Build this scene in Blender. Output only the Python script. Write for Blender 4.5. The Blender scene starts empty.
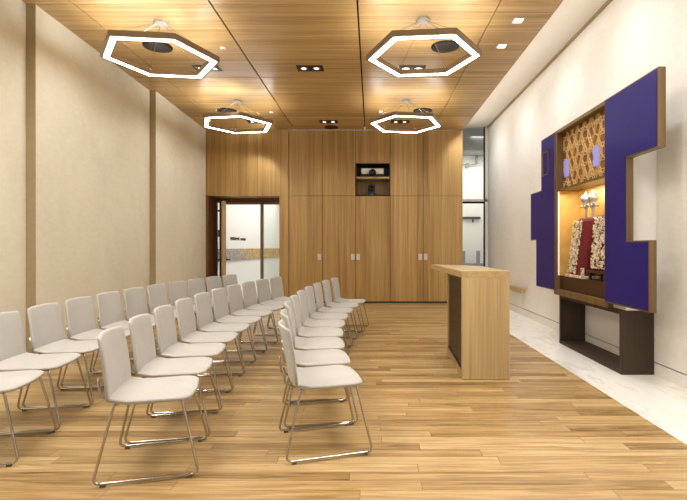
import bpy, bmesh, math, random
from mathutils import Vector, Matrix
random.seed(7)
scene = bpy.context.scene
C = scene.collection
PI = math.pi

# ------------------------------------------------------------------ helpers
def srgb(r, g, b):
    def f(c):
        c /= 255.0
        return c / 12.92 if c <= 0.04045 else ((c + 0.055) / 1.055) ** 2.4
    return (f(r), f(g), f(b), 1.0)

def box(bm, x0, x1, y0, y1, z0, z1, mi=0):
    v = [bm.verts.new((x, y, z)) for z in (z0, z1) for y in (y0, y1) for x in (x0, x1)]
    fs = []
    for a in ((0, 2, 3, 1), (4, 5, 7, 6), (0, 1, 5, 4), (2, 6, 7, 3), (0, 4, 6, 2), (1, 3, 7, 5)):
        f = bm.faces.new([v[i] for i in a]); f.material_index = mi; fs.append(f)
    return v

def prism(bm, pts, axis, a, b):
    """polygon pts (2-D) extruded along axis from a to b. axis 'x': pts=(y,z); 'z': pts=(x,y); 'y': pts=(x,z)"""
    def p(u, v, w):
        return {'x': (w, u, v), 'y': (u, w, v), 'z': (u, v, w)}[axis]
    lo = [bm.verts.new(p(u, v, a)) for u, v in pts]
    hi = [bm.verts.new(p(u, v, b)) for u, v in pts]
    n = len(pts)
    bm.faces.new(lo); bm.faces.new(hi[::-1])
    for i in range(n):
        bm.faces.new((lo[i], hi[i], hi[(i + 1) % n], lo[(i + 1) % n]))

def tube(bm, pts, r, n=8, closed=False):
    pts = [Vector(p) for p in pts]
    m = len(pts)
    tang = []
    for i in range(m):
        if closed:
            t = pts[(i + 1) % m] - pts[i - 1]
        else:
            t = pts[min(i + 1, m - 1)] - pts[max(i - 1, 0)]
        tang.append(t.normalized())
    up = Vector((0, 0, 1)) if abs(tang[0].z) < 0.9 else Vector((0, 1, 0))
    nrm = (up - tang[0] * up.dot(tang[0])).normalized()
    rings = []
    for i in range(m):
        nrm = (nrm - tang[i] * nrm.dot(tang[i])).normalized()
        bi = tang[i].cross(nrm)
        rings.append([bm.verts.new(pts[i] + (nrm * math.cos(2 * PI * k / n) + bi * math.sin(2 * PI * k / n)) * r) for k in range(n)])
    for i in range(m if closed else m - 1):
        a, b = rings[i], rings[(i + 1) % m]
        for k in range(n):
            bm.faces.new((a[k], a[(k + 1) % n], b[(k + 1) % n], b[k]))
    if not closed:
        bm.faces.new(rings[0][::-1]); bm.faces.new(rings[-1])

def lathe(bm, prof, c=(0, 0, 0), n=20):
    """prof: (r,z) from bottom to top"""
    rings = []
    for r, z in prof:
        r = max(r, 1e-4)
        rings.append([bm.verts.new((c[0] + r * math.cos(2 * PI * k / n), c[1] + r * math.sin(2 * PI * k / n), c[2] + z)) for k in range(n)])
    for a, b in zip(rings, rings[1:]):
        for k in range(n):
            bm.faces.new((a[k], a[(k + 1) % n], b[(k + 1) % n], b[k]))
    bm.faces.new(rings[0][::-1]); bm.faces.new(rings[-1])

def blob(bm, c, rx, ry, rz, nu=8, nv=6):
    m = Matrix.Translation(c) @ Matrix.Diagonal((rx, ry, rz, 1))
    bmesh.ops.create_uvsphere(bm, u_segments=nu, v_segments=nv, radius=1, matrix=m)

def obj(name, bm, mats, parent=None, smooth=False, bevel=0, seg=2):
    bmesh.ops.recalc_face_normals(bm, faces=bm.faces)
    me = bpy.data.meshes.new(name)
    bm.to_mesh(me); bm.free()
    if not isinstance(mats, (list, tuple)):
        mats = [mats]
    for m in mats:
        me.materials.append(m)
    if smooth:
        for p in me.polygons:
            p.use_smooth = True
    o = bpy.data.objects.new(name, me)
    C.objects.link(o)
    if parent is not None:
        o.parent = parent
    if bevel:
        b = o.modifiers.new('bevel', 'BEVEL'); b.width = bevel; b.segments = seg; b.limit_method = 'ANGLE'; b.angle_limit = 0.6
    return o

def tag(o, label, cat, group=None, kind=None):
    o['label'] = label; o['category'] = cat
    if group: o['group'] = group
    if kind: o['kind'] = kind
    return o

def thing(name, label, cat, loc=(0, 0, 0), rotz=0.0, group=None):
    o = bpy.data.objects.new(name, None); C.objects.link(o)
    o.empty_display_size = 0.1
    o.location = loc; o.rotation_euler = (0, 0, rotz)
    return tag(o, label, cat, group)

def struct(name, bm, mats, parent=None, **k):
    o = obj(name, bm, mats, parent, **k)
    if parent is None:
        o['kind'] = 'structure'
    return o

def shift(bm, dx, dy, dz):
    bmesh.ops.translate(bm, verts=bm.verts, vec=(dx, dy, dz))
    return bm

def dup(root, loc, rotz, label, group=None):
    r = root.copy(); C.objects.link(r); r.location = loc; r.rotation_euler = (0, 0, rotz)
    r['label'] = label
    if group: r['group'] = group
    for ch in list(root.children):
        c = ch.copy(); C.objects.link(c); c.parent = r
        for g in list(ch.children):
            d = g.copy(); C.objects.link(d); d.parent = c
    return r

# ------------------------------------------------------------------ materials
class NT:
    def __init__(self, name):
        self.m = bpy.data.materials.new(name); self.m.use_nodes = True
        self.t = self.m.node_tree; self.n = self.t.nodes
        self.b = self.n['Principled BSDF']
    def node(self, typ, **k):
        n = self.n.new(typ)
        for a, v in k.items():
            setattr(n, a, v)
        return n
    def link(self, a, b):
        self.t.links.new(a, b)
    def math(self, op, a, b=None, c=None):
        n = self.n.new('ShaderNodeMath'); n.operation = op
        for i, v in enumerate((a, b, c)):
            if v is None: continue
            if isinstance(v, (int, float)): n.inputs[i].default_value = v
            else: self.link(v, n.inputs[i])
        return n.outputs[0]
    def mix(self, fac, a, b, blend='MIX'):
        n = self.n.new('ShaderNodeMix'); n.data_type = 'RGBA'; n.blend_type = blend
        for s, v in ((n.inputs[0], fac), (n.inputs[6], a), (n.inputs[7], b)):
            if isinstance(v, (int, float, tuple)): s.default_value = v
            else: self.link(v, s)
        return n.outputs[2]
    def ramp(self, fac, stops):
        n = self.n.new('ShaderNodeValToRGB')
        while len(n.color_ramp.elements) < len(stops):
            n.color_ramp.elements.new(0.5)
        for e, (p, c) in zip(n.color_ramp.elements, stops):
            e.position = p; e.color = c
        self.link(fac, n.inputs[0])
        return n.outputs[0]
    def noise(self, vec, scale, detail=4, rough=0.55, dist=0.0):
        n = self.n.new('ShaderNodeTexNoise'); n.inputs['Scale'].default_value = scale
        n.inputs['Detail'].default_value = detail; n.inputs['Roughness'].default_value = rough
        n.inputs['Distortion'].default_value = dist
        self.link(vec, n.inputs['Vector'])
        return n.outputs['Fac']
    def coord(self, sx=1, sy=1, sz=1):
        tc = self.n.new('ShaderNodeTexCoord')
        mp = self.n.new('ShaderNodeMapping'); mp.inputs['Scale'].default_value = (sx, sy, sz)
        self.link(tc.outputs['Object'], mp.inputs['Vector'])
        return mp.outputs['Vector']
    def xyz(self):
        tc = self.n.new('ShaderNodeTexCoord'); s = self.n.new('ShaderNodeSeparateXYZ')
        self.link(tc.outputs['Object'], s.inputs[0])
        return s.outputs
    def bump(self, h, strength=0.2, dist=0.002):
        n = self.n.new('ShaderNodeBump'); n.inputs['Strength'].default_value = strength; n.inputs['Distance'].default_value = dist
        self.link(h, n.inputs['Height']); self.link(n.outputs[0], self.b.inputs['Normal'])

def plain(name, col, rough=0.5, metal=0.0, var=0.06, scale=20, spec=0.5):
    t = NT(name)
    v = t.noise(t.coord(), scale, 3)
    d = tuple(c * (1 - var) for c in col[:3]) + (1,)
    l = tuple(min(1, c * (1 + var)) for c in col[:3]) + (1,)
    t.link(t.ramp(v, [(0.3, d), (0.7, l)]), t.b.inputs['Base Color'])
    t.b.inputs['Roughness'].default_value = rough; t.b.inputs['Metallic'].default_value = metal
    t.b.inputs['Specular IOR Level'].default_value = spec
    return t.m

def emit(name, col, strength):
    t = NT(name)
    t.b.inputs['Base Color'].default_value = col
    t.b.inputs['Emission Color'].default_value = col
    t.b.inputs['Emission Strength'].default_value = strength
    return t.m

def wood(name, dark, mid, light, axis='z', rough=0.4, board=None, fine=1.0):
    """veneer with streaks along axis; board=(axis index, width) gives tone steps per board"""
    t = NT(name)
    s = {'x': (0.35, 14, 14), 'y': (14, 0.35, 14), 'z': (14, 14, 0.35)}[axis]
    v = t.coord(*s)
    a = t.noise(v, 1.0 * fine, 5, 0.6, 0.6)
    s2 = {'x': (0.9, 60, 60), 'y': (60, 0.9, 60), 'z': (60, 60, 0.9)}[axis]
    b = t.noise(t.coord(*s2), 1.0 * fine, 3, 0.6)
    f = t.math('ADD', t.math('MULTIPLY', a, 0.6), t.math('MULTIPLY', b, 0.4))
    if board:
        o = t.xyz()
        idx = t.math('FLOOR', t.math('DIVIDE', o[board[0]], board[1]))
        w = t.node('ShaderNodeTexWhiteNoise', noise_dimensions='1D'); t.link(idx, w.inputs['W'])
        f = t.math('ADD', f, t.math('MULTIPLY', t.math('SUBTRACT', w.outputs['Value'], 0.5), 0.14))
    t.link(t.ramp(f, [(0.3, dark), (0.5, mid), (0.72, light)]), t.b.inputs['Base Color'])
    t.b.inputs['Roughness'].default_value = rough
    return t.m

def floor_mat():
    t = NT('oak_plank_floor')
    o = t.xyz(); W, L = 0.098, 1.35
    yy = t.math('DIVIDE', o[1], W); row = t.math('FLOOR', yy)
    wn = t.node('ShaderNodeTexWhiteNoise', noise_dimensions='1D'); t.link(row, wn.inputs['W'])
    xx = t.math('ADD', t.math('DIVIDE', o[0], L), t.math('MULTIPLY', wn.outputs['Value'], 7.3))
    col = t.math('FLOOR', xx)
    cv = t.node('ShaderNodeCombineXYZ'); t.link(row, cv.inputs[0]); t.link(col, cv.inputs[1])
    w2 = t.node('ShaderNodeTexWhiteNoise', noise_dimensions='2D'); t.link(cv.outputs[0], w2.inputs['Vector'])
    rnd = w2.outputs['Value']
    # grain coordinates shifted for each plank
    gv = t.node('ShaderNodeCombineXYZ')
    t.link(t.math('ADD', t.math('MULTIPLY', o[0], 0.9), t.math('MULTIPLY', rnd, 40)), gv.inputs[0])
    t.link(t.math('MULTIPLY', o[1], 16), gv.inputs[1])
    g = t.noise(gv.outputs[0], 1.6, 6, 0.6, 1.1)
    gv2 = t.node('ShaderNodeCombineXYZ')
    t.link(t.math('ADD', t.math('MULTIPLY', o[0], 3.0), t.math('MULTIPLY', rnd, 70)), gv2.inputs[0])
    t.link(t.math('MULTIPLY', o[1], 110), gv2.inputs[1])
    g2 = t.noise(gv2.outputs[0], 1.0, 3, 0.6)
    f = t.math('ADD', t.math('MULTIPLY', rnd, 0.18), t.math('ADD', t.math('MULTIPLY', g, 0.54), t.math('MULTIPLY', g2, 0.28)))
    c = t.ramp(f, [(0.33, srgb(108, 82, 46)), (0.43, srgb(154, 124, 78)), (0.54, srgb(182, 152, 104)), (0.68, srgb(206, 181, 136))])
    fy = t.math('FRACT', yy); fx = t.math('FRACT', xx)
    e1 = t.math('LESS_THAN', t.math('MINIMUM', fy, t.math('SUBTRACT', 1, fy)), 0.018)
    e2 = t.math('LESS_THAN', t.math('MINIMUM', fx, t.math('SUBTRACT', 1, fx)), 0.0011)
    gap = t.math('MAXIMUM', e1, e2)
    c2 = t.mix(t.math('MULTIPLY', gap, 0.8), c, srgb(95, 60, 30))
    t.link(c2, t.b.inputs['Base Color'])
    t.link(t.math('ADD', 0.27, t.math('MULTIPLY', g, 0.14)), t.b.inputs['Roughness'])
    t.bump(t.math('SUBTRACT', t.math('MULTIPLY', g, 0.1), gap), 0.15, 0.001)
    return t.m

def plaster(name, dark, mid, light, streak=True):
    t = NT(name)
    a = t.noise(t.coord(0.8, 0.8, 0.5), 1.3, 6, 0.6, 0.5)
    b = t.noise(t.coord(3, 3, 7), 3.0, 5, 0.65)
    f = t.math('ADD', t.math('MULTIPLY', a, 0.65), t.math('MULTIPLY', b, 0.35))
    t.link(t.ramp(f, [(0.3, dark), (0.5, mid), (0.7, light)]), t.b.inputs['Base Color'])
    t.b.inputs['Roughness'].default_value = 0.7
    t.bump(b, 0.08, 0.003)
    return t.m

def marble():
    t = NT('white_marble')
    a = t.noise(t.coord(1.5, 0.5, 1), 1.5, 8, 0.62, 1.4)
    f = t.ramp(a, [(0.35, srgb(232, 229, 222)), (0.52, srgb(240, 238, 234)), (0.56, srgb(226, 223, 217)), (0.62, srgb(242, 240, 236))])
    o = t.xyz()
    fr = t.math('FRACT', t.math('DIVIDE', o[1], 1.62))
    j = t.math('LESS_THAN', t.math('MINIMUM', fr, t.math('SUBTRACT', 1, fr)), 0.0016)
    t.link(t.mix(t.math('MULTIPLY', j, 0.35), f, srgb(150, 145, 138)), t.b.inputs['Base Color'])
    t.b.inputs['Roughness'].default_value = 0.25
    return t.m

def fabric(name, col):
    t = NT(name)
    a = t.noise(t.coord(), 420, 2, 0.6)
    b = t.noise(t.coord(), 6, 3, 0.5)
    f = t.math('ADD', t.math('MULTIPLY', a, 0.7), t.math('MULTIPLY', b, 0.3))
    d = tuple(c * 0.86 for c in col[:3]) + (1,); l = tuple(min(1, c * 1.08) for c in col[:3]) + (1,)
    t.link(t.ramp(f, [(0.35, d), (0.65, l)]), t.b.inputs['Base Color'])
    t.b.inputs['Roughness'].default_value = 0.9
    t.b.inputs['Sheen Weight'].default_value = 0.15
    t.bump(a, 0.12, 0.001)
    return t.m

def glass(name, tint=(0.95, 0.97, 0.96, 1)):
    t = NT(name)
    out = t.n['Material Output']
    tr = t.node('ShaderNodeBsdfTransparent'); tr.inputs[0].default_value = tint
    gl = t.node('ShaderNodeBsdfGlossy'); gl.inputs['Roughness'].default_value = 0.02
    fr = t.node('ShaderNodeFresnel'); fr.inputs[0].default_value = 1.45
    mx = t.node('ShaderNodeMixShader')
    t.link(fr.outputs[0], mx.inputs[0]); t.link(tr.outputs[0], mx.inputs[1]); t.link(gl.outputs[0], mx.inputs[2])
    t.link(mx.outputs[0], out.inputs['Surface'])
    return t.m

def mural_mat():
    t = NT('stone_mural')
    o = t.xyz()
    vo = t.node('ShaderNodeTexVoronoi'); vo.inputs['Scale'].default_value = 1.0
    v = t.coord(2, 4.0, 3); t.link(v, vo.inputs['Vector'])
    n = t.noise(t.coord(3, 9, 9), 1.5, 6, 0.7, 1.0)
    a = t.ramp(n, [(0.3, srgb(90, 84, 82)), (0.5, srgb(160, 152, 148)), (0.7, srgb(205, 196, 186))])
    b = t.ramp(n, [(0.3, srgb(110, 82, 40)), (0.5, srgb(190, 155, 95)), (0.7, srgb(232, 212, 170))])
    sep = t.node('ShaderNodeSeparateColor'); t.link(vo.outputs['Color'], sep.inputs[0])
    k = t.math('GREATER_THAN', t.math('ADD', t.math('MULTIPLY', sep.outputs[0], 0.6), t.math('MULTIPLY', t.math('SUBTRACT', o[1], 13.0), 0.4)), 0.75)
    t.link(t.mix(k, a, b), t.b.inputs['Base Color'])
    t.b.inputs['Roughness'].default_value = 0.6
    return t.m

def mesh_mat():
    """dark perforated screen on the lectern front"""
    t = NT('dark_woven_screen')
    vo = t.node('ShaderNodeTexVoronoi', feature='DISTANCE_TO_EDGE'); vo.inputs['Scale'].default_value = 24
    t.link(t.coord(), vo.inputs['Vector'])
    t.link(t.ramp(vo.outputs['Distance'], [(0.02, srgb(110, 86, 58)), (0.07, srgb(20, 14, 10))]), t.b.inputs['Base Color'])
    t.b.inputs['Roughness'].default_value = 0.45; t.b.inputs['Metallic'].default_value = 0.3
    return t.m

M = {}
M['floor'] = floor_mat()
M['ceil'] = wood('ceiling_oak_veneer', srgb(138, 106, 58), srgb(184, 150, 96), srgb(214, 184, 132), 'x', 0.38, (1, 0.735))
M['back'] = wood('cupboard_oak_veneer', srgb(146, 110, 58), srgb(180, 145, 88), srgb(204, 172, 114), 'z', 0.42, (0, 0.26))
M['oak'] = wood('pale_oak', srgb(156, 130, 86), srgb(182, 156, 110), srgb(200, 176, 132), 'z', 0.4)
M['oak_y'] = wood('pale_oak_lengthwise', srgb(156, 128, 84), srgb(182, 154, 106), srgb(200, 174, 128), 'y', 0.4)
M['leftwall'] = plaster('warm_beige_plaster', srgb(214, 210, 190), srgb(227, 222, 203), srgb(236, 232, 216))
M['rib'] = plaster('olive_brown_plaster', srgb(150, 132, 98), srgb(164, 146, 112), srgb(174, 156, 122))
M['rightwall'] = plaster('pale_limestone_plaster', srgb(220, 217, 209), srgb(231, 228, 221), srgb(239, 237, 232))
M['white'] = plain('white_paint', srgb(240, 238, 232), 0.6, 0, 0.02)
M['cove'] = plain('cove_plaster', srgb(228, 222, 210), 0.7, 0, 0.02, 3)
M['marble'] = marble()
M['fabric'] = fabric('off_white_upholstery', srgb(184, 182, 178))
M['chrome'] = plain('brushed_chrome', srgb(190, 183, 172), 0.12, 1.0, 0.04)
M['rubber'] = plain('grey_glide', srgb(96, 90, 84), 0.5)
M['black'] = plain('matt_black', srgb(22, 20, 19), 0.5)
M['gap'] = plain('shadow_gap', srgb(15, 11, 8), 0.9)
M['blue'] = plain('deep_blue_lacquer', srgb(17, 9, 112), 0.42, 0, 0.06, 3)
M['bronze'] = wood('bronze_toned_edge', srgb(84, 64, 38), srgb(112, 88, 54), srgb(134, 108, 70), 'z', 0.35)
M['console'] = wood('dark_bronze_wood', srgb(44, 31, 18), srgb(56, 41, 25), srgb(66, 50, 32), 'z', 0.6)
M['darkwood'] = wood('dark_walnut', srgb(46, 27, 16), srgb(66, 40, 24), srgb(84, 54, 34), 'y', 0.35)
M['gold'] = plain('gold_leaf', srgb(222, 178, 98), 0.4, 0.2, 0.14, 5)
M['goldbar'] = plain('pale_gold_strapwork', srgb(240, 212, 150), 0.35, 0.3, 0.08)
M['golddark'] = plain('amber_backing', srgb(150, 96, 36), 0.5, 0.2, 0.3, 8)
M['silver'] = plain('silver', srgb(176, 171, 162), 0.3, 0.6, 0.1, 30)
t = NT('ivory_embroidery')
t.link(t.ramp(t.noise(t.coord(), 26, 4, 0.7), [(0.38, srgb(120, 84, 48)), (0.46, srgb(206, 186, 150)), (0.58, srgb(236, 228, 210))]), t.b.inputs['Base Color'])
t.b.inputs['Roughness'].default_value = 0.55
M['ivory'] = t.m
M['mullion'] = plain('bronze_mullion', srgb(132, 116, 98), 0.4, 0.2)
M['velvet'] = plain('crimson_velvet', srgb(110, 22, 26), 0.8, 0, 0.15, 10)
M['pendant'] = plain('bronze_metal_housing', srgb(150, 132, 106), 0.45, 0.15, 0.05)
M['canopy'] = plain('canopy_grey_white', srgb(172, 168, 162), 0.5, 0, 0.02)
M['grille'] = plain('speaker_grille', srgb(44, 38, 34), 0.7)
M['pull'] = plain('pale_satin_metal', srgb(216, 212, 204), 0.4, 0.1, 0.02)
M['lining'] = wood('brown_lining', srgb(88, 56, 26), srgb(112, 74, 38), srgb(132, 90, 50), 'z', 0.4)
M['glow'] = emit('pendant_diffuser', (1.0, 0.99, 0.96, 1), 15.0)
M['glowup'] = emit('pendant_uplight', (1.0, 0.98, 0.94, 1), 20.0)
M['lamp'] = emit('downlight_lamp', (1.0, 0.96, 0.9, 1), 1.4)
M['whitelamp'] = emit('square_downlight', (1.0, 0.97, 0.92, 1), 3.0)
M['blueglow'] = emit('blue_glass', (0.25, 0.25, 0.62, 1), 0.5)
M['ledline'] = emit('led_line', (1.0, 0.93, 0.8, 1), 0.35)
M['glass'] = glass('clear_glass')
M['mural'] = mural_mat()
M['screen'] = mesh_mat()
M['steelframe'] = plain('dark_bronze_frame', srgb(78, 70, 62), 0.4, 0.5)
M['greypanel'] = plain('grey_panel', srgb(150, 148, 146), 0.6)
M['lens'] = plain('dark_lens', srgb(14, 14, 18), 0.1)

# ------------------------------------------------------------------ dimensions
H_CEIL, H_COVE = 4.017, 4.27
Y_BACK, Y_END = 10.63, 11.35
X_WOOD, X_RIGHT = 2.11, 2.87
Y_FRONT = -1.2

# ------------------------------------------------------------------ floor
bm = bmesh.new(); box(bm, -4.1, 2.07, Y_FRONT, Y_END, -0.1, 0.0)
struct('floor', bm, M['floor'])
bm = bmesh.new(); box(bm, 2.07, 3.0, Y_FRONT, Y_END + 0.02, -0.1, 0.0)
struct('floor_marble_border', bm, M['marble'])

# ------------------------------------------------------------------ left wall, sawtooth panels
edges = [(-0.6, 2.27), (2.27, 5.125), (5.125, 7.97), (7.97, Y_BACK + 0.02)]
bm = bmesh.new(); bmr = bmesh.new()
for a, b in edges:
    xa = -3.765; xb = -3.765 - 0.10 * (b - a) / 2.85
    prism(bm, [(xa, a), (xb, b), (-4.1, b), (-4.1, a)], 'z', 0, H_CEIL)
    # the olive-brown end of each panel
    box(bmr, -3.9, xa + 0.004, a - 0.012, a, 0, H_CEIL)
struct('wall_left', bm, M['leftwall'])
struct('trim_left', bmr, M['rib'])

# ------------------------------------------------------------------ right wall
bm = bmesh.new(); box(bm, X_RIGHT, 3.1, Y_FRONT, Y_END + 0.1, 0.135, H_COVE)
struct('wall_right', bm, M['rightwall'])
bm = bmesh.new(); box(bm, X_RIGHT + 0.002, 3.1, Y_FRONT, Y_END + 0.1, 0.0, 0.122)
struct('baseboard_right', bm, M['rightwall'])
bm = bmesh.new(); box(bm, X_RIGHT + 0.02, 3.1, Y_FRONT, Y_END + 0.1, 0.122, 0.135)
struct('trim_right', bm, M['gap'])

# ------------------------------------------------------------------ ceiling
xs = [-3.95, -3.33, -1.80, -0.163, 1.42, X_WOOD]
ys = [Y_FRONT] + [5.125 + 2.205 * k for k in (-2, -1, 0, 1, 2)] + [Y_BACK]
bm = bmesh.new()
for i in range(len(xs) - 1):
    gx0 = 0.004 if i != 2 and i != 3 else 0.008
    for j in range(len(ys) - 1):
        g0 = 0.011 if i in (2, 3) else 0.006; g1 = 0.011 if i + 1 in (2, 3) else 0.006
        h0 = 0.013 if abs(ys[j] - 7.33) < 0.1 else 0.004; h1 = 0.013 if abs(ys[j + 1] - 7.33) < 0.1 else 0.004
        y_ = ys[j] + h0
        while y_ < ys[j + 1] - h1 - 0.05:      # veneer boards with fine joints
            y2 = min(y_ + 0.735, ys[j + 1] - h1)
            if ys[j + 1] - h1 - y2 < 0.1: y2 = ys[j + 1] - h1
            box(bm, xs[i] + g0, xs[i + 1] - g1, y_, y2 - 0.002, H_CEIL, H_CEIL + 0.03)
            y_ = y2
        # fine board joints inside every panel
box(bm, -4.1, X_WOOD - 0.02, Y_FRONT, Y_BACK, H_CEIL + 0.07, H_CEIL + 0.10, 1)
box(bm, X_WOOD - 0.012, X_WOOD, Y_FRONT, Y_END, H_CEIL, H_COVE + 0.05)
struct('ceiling', bm, [M['ceil'], M['gap']])
bm = bmesh.new(); box(bm, X_WOOD, 3.1, Y_FRONT, Y_END + 0.1, H_COVE, H_COVE + 0.08)
struct('ceiling_cove', bm, M['cove'])
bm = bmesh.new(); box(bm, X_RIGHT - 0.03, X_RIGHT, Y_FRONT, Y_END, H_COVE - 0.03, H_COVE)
struct('cove_shade_strip', bm, M['rib'])  # brown strip standing in for the shading line atop the stone wall

# ------------------------------------------------------------------ back wall with doorway
XL = [-3.90, -3.24, -2.66, -1.935]          # upper panels
X_D = -2.15
bm = bmesh.new()
for a, b in zip(XL, XL[1:]):
    box(bm, a + 0.003, b - 0.003, Y_BACK, Y_BACK + 0.03, 2.49, H_CEIL)
box(bm, X_D, -1.938, Y_BACK, Y_BACK + 0.03, 0.03, 2.484)
box(bm, -4.1, -1.94, Y_BACK + 0.03, Y_END, 2.50, H_CEIL)      # mass over the doorway
box(bm, X_D + 0.004, -1.94, Y_BACK + 0.03, Y_END, 0.0, 2.50)
struct('wall_back', bm, M['back'])
# left reveal of the doorway: dark lining
bm = bmesh.new(); box(bm, -3.9, -3.80, Y_BACK - 0.004, Y_END - 0.06, 0.0, 2.50); box(bm, -3.765, -3.70, Y_END - 0.05, Y_END + 0.01, 0.0, 2.40)
for z_ in (0.4, 1.55, 2.17): box(bm, -3.80, -3.765, Y_END - 0.05, Y_END + 0.01, z_, z_ + (0.17 if z_ == 1.55 else 0.05))
box(bm, -3.8, X_D, Y_END - 0.06, Y_END, 2.39, 2.50)
struct('trim_doorway', bm, M['lining'])

# open door leaf, seen almost edge on
ang = math.atan2(148, 458)
door = bpy.data.objects.new('door_1', None); C.objects.link(door); door['kind'] = 'structure'
door.location = (-3.475, 10.74, 0); door.rotation_euler = (0, 0, ang + 0.02)
bm = bmesh.new(); box(bm, -0.05, 0.05, 0.0, 0.86, 0.01, 2.38)
struct('door_leaf', bm, M['oak'], door, bevel=0.004)
bm = bmesh.new()
for s in (-1, 1):
    tube(bm, [(s * 0.05, 0.07, 1.0), (s * 0.13, 0.07, 1.0)], 0.018, 8)
    tube(bm, [(s * 0.12, 0.05, 1.0), (s * 0.12, 0.20, 1.0)], 0.018, 8)
    box(bm, s * 0.052 - 0.004, s * 0.052 + 0.004, 0.04, 0.10, 0.93, 1.07)
struct('door_handle', bm, M['black'], door)

# glazed screen of the doorway beyond the leaf
scr = bpy.data.objects.new('window_1', None); C.objects.link(scr); scr['kind'] = 'structure'
bm = bmesh.new(); box(bm, -2.775, -2.705, 11.38, 11.46, 0, 2.42); box(bm, -3.7, X_D - 0.0, 11.38, 11.46, 2.36, 2.42)
struct('window_frame', bm, M['mullion'], scr)
bm = bmesh.new(); box(bm, -2.70, X_D + 0.3, 11.415, 11.425, 0.01, 2.36)
struct('window_pane', bm, M['glass'], scr)

# corridor beyond the doorway
bm = bmesh.new(); prism(bm, [(-4.35, 11.36), (-4.13, 12.0), (-3.45, 19.5), (-3.45, 19.7), (-4.5, 19.7), (-4.5, 11.36)], 'z', 0, 3.2)
struct('wall_corridor', bm, M['white'])
bm = bmesh.new(); box(bm, -4.5, 2.0, 19.5, 19.7, 0, 3.2)
struct('wall_corridor_end', bm, M['white'])
bm = bmesh.new(); box(bm, -4.5, 2.0, Y_END, 19.7, -0.1, 0)
struct('floor_corridor', bm, M['marble'])
bm = bmesh.new(); box(bm, -4.5, 2.0, Y_END, 19.7, 3.2, 3.3)
struct('ceiling_corridor', bm, M['white'])
d = (Vector((-3.45, 19.5, 0)) - Vector((-4.13, 12.0, 0))).normalized(); nrm = Vector((d.y, -d.x, 0))
def wallpt(y, off, z):
    p = Vector((-4.13, 12.0, 0)) + d * ((y - 12.0) / d.y) + nrm * off
    return (p.x, p.y, z)
bm = bmesh.new()
q = [bm.verts.new(wallpt(y, o, z)) for o in (0.001, 0.03) for y, z in ((12.2, 0.905), (19.3, 0.905), (19.3, 1.25), (12.2, 1.25))]
for a in ((0, 1, 2, 3), (4, 5, 6, 7), (0, 1, 5, 4), (1, 2, 6, 5), (2, 3, 7, 6), (3, 0, 4, 7)):
    bm.faces.new([q[i] for i in a])
tag(obj('stone_relief', bm, M['mural']), 'long grey and gold stone relief strip on the white corridor wall', 'mural')
# small dark lettering above the mural (too small to read in the photograph)
bm = bmesh.new(); y = 13.05
for k, (wd, hh) in enumerate([(0.13, 0.085), (0.13, 0.085), (0.13, 0.085), (0.05, 0.03), (0.14, 0.085), (0, 0), (0.14, 0.07), (0.12, 0.07), (0.12, 0.07)]):
    if wd:
        z0 = 1.50 + (0.03 if hh < 0.05 else 0)
        # each glyph: two stems and a bar
        parts = [(0, wd, z0, z0 + hh)] if hh < 0.05 else [(0, wd * .28, z0, z0 + hh), (wd * .6, wd * .88, z0, z0 + hh), (0, wd * .88, z0 + hh * (0.7 if k % 2 else 0.35), z0 + hh * (1.0 if k % 2 else 0.62))]
        for a, b, c_, e in parts:
            q = [bm.verts.new(wallpt(y + yy, o, z)) for o in (0.001, 0.012) for yy, z in ((a, c_), (b, c_), (b, e), (a, e))]
            for fidx in ((0, 1, 2, 3), (4, 5, 6, 7), (0, 1, 5, 4), (1, 2, 6, 5), (2, 3, 7, 6), (3, 0, 4, 7)):
                bm.faces.new([q[i] for i in fidx])
    y += wd + 0.02 if wd else 0.08
tag(obj('lettering_sign', bm, M['black']), 'tiny dark lettering on the white corridor wall above the relief strip', 'sign')

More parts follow.
